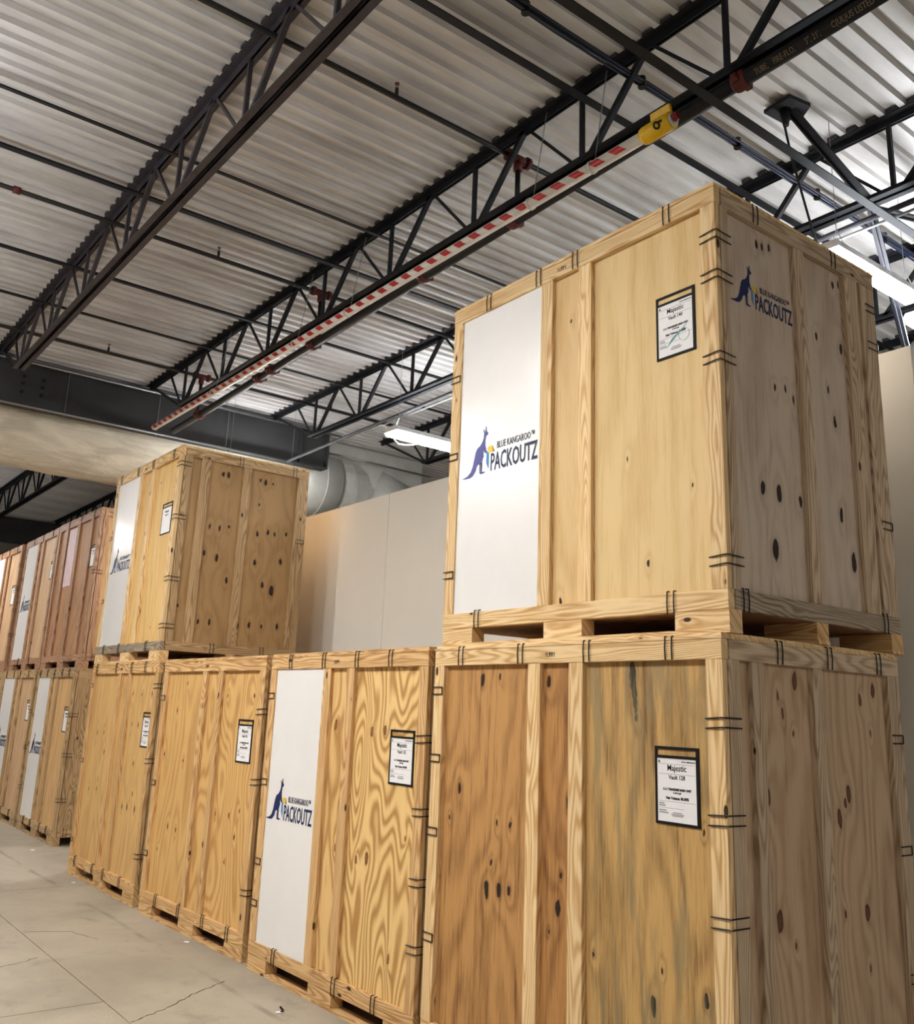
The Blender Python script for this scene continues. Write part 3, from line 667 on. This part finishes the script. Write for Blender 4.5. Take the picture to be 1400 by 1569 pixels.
b3r=P('honey_ply_swirl',(218,176,112),(174,126,70),freq=28,contrast=.7,seed=23.0,fine=.15,tone=.15,stretch=.3,knots=[(-.68,1.88,.008),(-.21,1.88,.009),(-.7,.95,.008),(-.46,.96,.01),(-.29,1.01,.009),(-.12,1.01,.009),(-.47,.61,.007),(-.34,.81,.008)])
b4=P('honey_ply_knots',(214,174,112),(174,130,76),freq=17,contrast=.4,seed=25.0,fine=.2,tone=.2,knots=[(-1.69,1.47,.01),(-1.47,1.47,.01),(-1.39,1.28,.01),(-1.73,.88,.01),(-1.48,.9,.01),(-.72,1.88,.009),(-.47,1.88,.01),(-.19,1.88,.012),(-.65,1.58,.009),(-.47,1.58,.01),(-.29,1.57,.01),(-.48,1.22,.01),(-.41,.94,.01),(-.65,.8,.012),(-.51,.81,.012),(-.3,.81,.014),(-.12,.82,.012)])
t2f=P('yellow_ply',(228,190,122),(196,148,84),freq=13,contrast=.35,seed=27.0,fine=.2,tone=.2,knots=[(-.6,1.89,.007),(-.19,1.78,.006),(-.43,.35,.006)])
K_T2=[(.48,1.97,.014),(.54,1.97,.016),(.91,1.98,.010),(.97,1.97,.015),(1.06,1.97,.008),(.92,1.71,.009),(.28,1.41,.009),(.39,1.40,.012),(.5,1.39,.014),(.6,1.42,.01),(.79,1.4,.013),(.93,1.39,.014),(1.05,1.42,.012),(1.13,1.42,.013),(1.27,1.43,.012),(.36,1.11,.016),(.5,1.08,.018),(.79,1.13,.014),(.93,1.08,.015),(1.23,1.13,.015),(.1,1.4,.02),(.3,.79,.022),(.63,.86,.016),(.76,.86,.018),(1.04,.85,.016),(1.15,.81,.026),(.14,.55,.01),(.37,.41,.014),(.49,.42,.015),(.8,.41,.014),(.93,.42,.014),(1.07,.42,.011),(1.25,.43,.014)]
t2s=P('brown_knotty_ply',(176,142,98),(132,98,60),freq=11,contrast=.3,seed=30.0,plane='yz',fine=.16,tone=.3,knots=K_T2,kcol=(50,30,16))
cbr=P('red_brown_ply',(176,132,94),(130,92,62),freq=15,contrast=.35,seed=33.0,fine=.22,tone=.3)
cpk=P('pale_red_ply',(206,172,134),(166,126,92),freq=15,contrast=.35,seed=34.0,fine=.22,tone=.3)
chn=P('plain_honey_ply',(212,172,120),(172,130,82),freq=15,contrast=.35,seed=35.0,fine=.22,tone=.3)
cbs=P('side_brown_ply',(184,146,96),(140,104,62),freq=15,contrast=.35,seed=36.0,plane='yz',fine=.22,tone=.3)
GL='lower row of plywood storage crates'; GU='upper plywood storage crates'; TT=1.48
STW=lambda a: a
# --- big front stack
t=crate((0,0,0),0,2.06,TT,'lower crate of the tall front stack with orange and blue-stained plywood',GL,[b1l,b1n,b1w],[b1s],tint='pine',stint='pale',
  side=[(.036,.125),(.215,.295),(.69,.775),(TT-.11,TT)],topclips=(-1.805,-1.289,-.799,-.284),corner=(1.82,1.43,1.04,.62),left=(1.94,1.56,1.16,.61),sidetop=(.42,.83,1.28),endpost=(1.77,1.24,.67))
pouch(t,-.398,-.156,1.38,1.708,.0295,'128')
t=crate((.012,.045,CH),0,2.072,TT,'upper crate of the tall front stack with white panel and side logo',GU,[t1w,t1n,t1w],[t1s],tint='pine',stint='pale',white='over',
  side=[(.036,.105),(.675,.765),(1.165,1.30),(TT-.15,TT)],topclips=(-1.714,-1.254,-.95,-.294),botclips=(-1.742,-.315),corner=(1.91,1.70,1.28,.32),left=(1.70,1.18,.43),sidetop=(.33,1.05),sidebot=(.12,1.32),endpost=(1.95,1.72,.68),srail='grey')
pouch(t,-.395,-.153,1.365,1.705,.0295,'140',stamp=True)
add_logo(t,2.072,1.022,s=1.04,x=-1.945,front='purple')
sp=[c for c in t.children if c.name.startswith('plywood_panel')]
sp=[c for c in sp if c.data.materials[0]==t1s][0]
logo(sp,(-.0296,.135,1.625),(0,1,0),(0,0,1),.80,faded=True)
# --- low row to the left
t=crate((-2.10,-.02,0),.007,2.03,TT,'low crate beside the tall stack with a white panel and boldly swirled plywood',GL,[b2n,b2n,b2w],[b1s],white=True,tint='warm',stint='dull',
  topclips=(-1.715,-1.231,-.798,-.399),botclips=(-1.637,-.84,-.394),corner=(1.66,1.25,.87,.52),left=(1.89,1.27,.72,.44))
pouch(t,-.40,-.142,1.378,1.702,.0295,'132')
add_logo(t,2.03,1.024,s=1.0,x=-1.935)
t=crate((-4.259,-.016,0),.031,1.985,TT,'low crate of plain honey plywood with no white panel and nothing stacked on it',GL,[b3l,b3r,b3r],[b1s],tint='warm',stint='dull',
  front=[(-1.985,-1.9),(-1.15,-1.06),(-.83,-.75),(-.088,0)],topclips=(),botclips=(-1.62,-1.14,-.68,-.25),corner=(1.77,1.25,.47),left=(1.85,1.1,.5))
pouch(t,-.43,-.18,1.37,1.702,.0295,'135')
t=crate((-6.44,-.06,0),.005,2.02,TT,'low honey plywood crate under the small upper crate, left end of the near row',GL,[b4],[b1s],tint='warm',stint='dull',
  front=[(-2.02,-1.93),(-1.15,-1.07),(-.86,-.78),(-.088,0)],topclips=(-1.86,-1.22,-.753,-.356),botclips=(-1.781,-1.201,-.87,-.387),corner=(1.96,1.27,.43),left=(1.96,1.16,.35))
pouch(t,-.345,-.12,1.38,1.708,.0295,'137')
t=crate((-6.552,-.038,CH),-.003,2.056,TT,'lone upper crate on the left with white panel and brown knotty side',GU,[t2f],[t2s],tint='pine',stint='dull',white=True,
  side=[(.036,.12),(.225,.325),(.70,.79),(TT-.13,TT)],front=[(-2.056,-1.96),(-1.235,-1.14),(-.86,-.77),(-.088,0)],topclips=(-1.875,-1.295,-.82,-.211),botclips=(-1.742,-1.232,-.393),corner=(2.0,1.44,.81,.34),left=(1.97,1.45,.71),sidetop=(.66,1.3),sidebot=(.53,1.08),endpost=(1.37,),brail='grey')
pouch(t,-.455,-.172,1.297,1.63,.0295,'141',small=True)
add_logo(t,2.056,1.021,s=1.0,x=-1.93)
# --- far group beyond the gap
t=crate((-10.354,.27,0),-.02,2.0,TT,'near end lower crate of the far group, white panelled, with honey plywood side',GL,[chn],[cbs],tint='dull',stint='dull',white=True,topclips=(-1.8,-1.4,-1.0,-.6,-.25),botclips=(-1.6,-1.2,-.7,-.35),corner=(1.6,1.1,.55),side=[(.036,.35),(.8,.9),(1.1,1.2),(TT-.13,TT)],sidetop=())
pouch(t,-.36,-.12,1.375,1.70,.0295,'150',small=True); add_logo(t,2.0,1.03,s=1.0)
t=crate((-12.44,.30,0),-.004,2.05,TT,'second lower crate of the far group, white panelled, partly cut by the left edge',GL,[cpk],[cbs],tint='dull',stint='dull',white=True,topclips=(-1.8,-1.3,-.9,-.4),corner=(1.6,1.1,.55))
pouch(t,-.36,-.11,1.46,1.76,.0295,'151',small=True); add_logo(t,2.05,1.03,s=1.0)
t=crate((-14.56,.32,0),0,2.05,TT,'third lower crate of the far group at the very left edge',GL,[cpk],[cbs],tint='dull',stint='dull',white=True)
t=crate((-10.481,.37,CH),.003,2.04,TT,'red-brown upper crate of the far group with a faded pink sheet',GU,[cbr],[cbs],tint='brown',stint='brown',
  front=[(-2.04,-1.95),(-1.69,-1.56),(-1.09,-.96),(-.46,-.35),(-.088,0)],topclips=(-1.5,-.9,-.3),botclips=(),corner=(1.3,),left=(),stamp=False)
pouch(t,-.345,-.088,1.385,1.70,.0295,'152',small=True)
MB().box(-1.53,-1.12,.020,.029,1.20,1.96+.1).build('pink_sheet',M['pinksheet'],t)
t=crate((-12.645,.384,CH),-.01,2.054,TT,'middle upper crate of the far group with white panel beside the red-brown one',GU,[cpk],[cbs],tint='brown',stint='brown',white=True,topclips=(-1.5,-.9,-.3),botclips=(-1.4,-.7),stamp=False)
pouch(t,-.31,-.08,1.40,1.69,.0295,'153',small=True); add_logo(t,2.054,.98,s=1.0)
t=crate((-14.93,.384,CH),0,2.054,TT,'last upper crate of the far group, white panelled, cut by the left edge',GU,[cpk],[cbs],tint='brown',stint='brown',white=True,topclips=(-1.5,-.9,-.3),botclips=(-1.4,-.7),stamp=False)
pouch(t,-.42,-.14,1.15,1.5,.0295,'154',small=True); add_logo(t,2.054,.98,s=1.0)
# ================================================================= litter on the floor
def scrap(loc,rz,w,d,lab):
    m=MB().prism([(-w,-d,0.002),(w,-d*.8,.002),(w*.9,d,.006),(-w*.8,d*.9,.003)],(0,0,.004)); o=m.build('paper_scrap',M['paper']); o.location=loc; o.rotation_euler=(0,0,rz)
    tag(o,lab,'litter','paper scraps on the floor')
scrap((-5.01,-.12,0),.4,.025,.012,'small white paper scrap on the floor in front of the plain honey crate')
scrap((-7.84,-.17,0),.2,.025,.014,'small white paper scrap on the floor at the left end of the near row')
scrap((-10.15,.0,0),.3,.035,.02,'small white paper scrap on the floor by the far group')
m=MB().tube([(-.03,.02,.006),(0,0,.02),(.02,.01,.006),(.05,-.02,.008)],.006,6); o=m.build('plastic_bit',M['black']); o.location=(-3.15,-.27,0); tag(o,'crumpled dark scrap lying before the white panelled low crate','litter')
scrap((-3.11,-.30,0),1.2,.022,.012,'white paper scrap touching the dark crumpled bit on the floor')
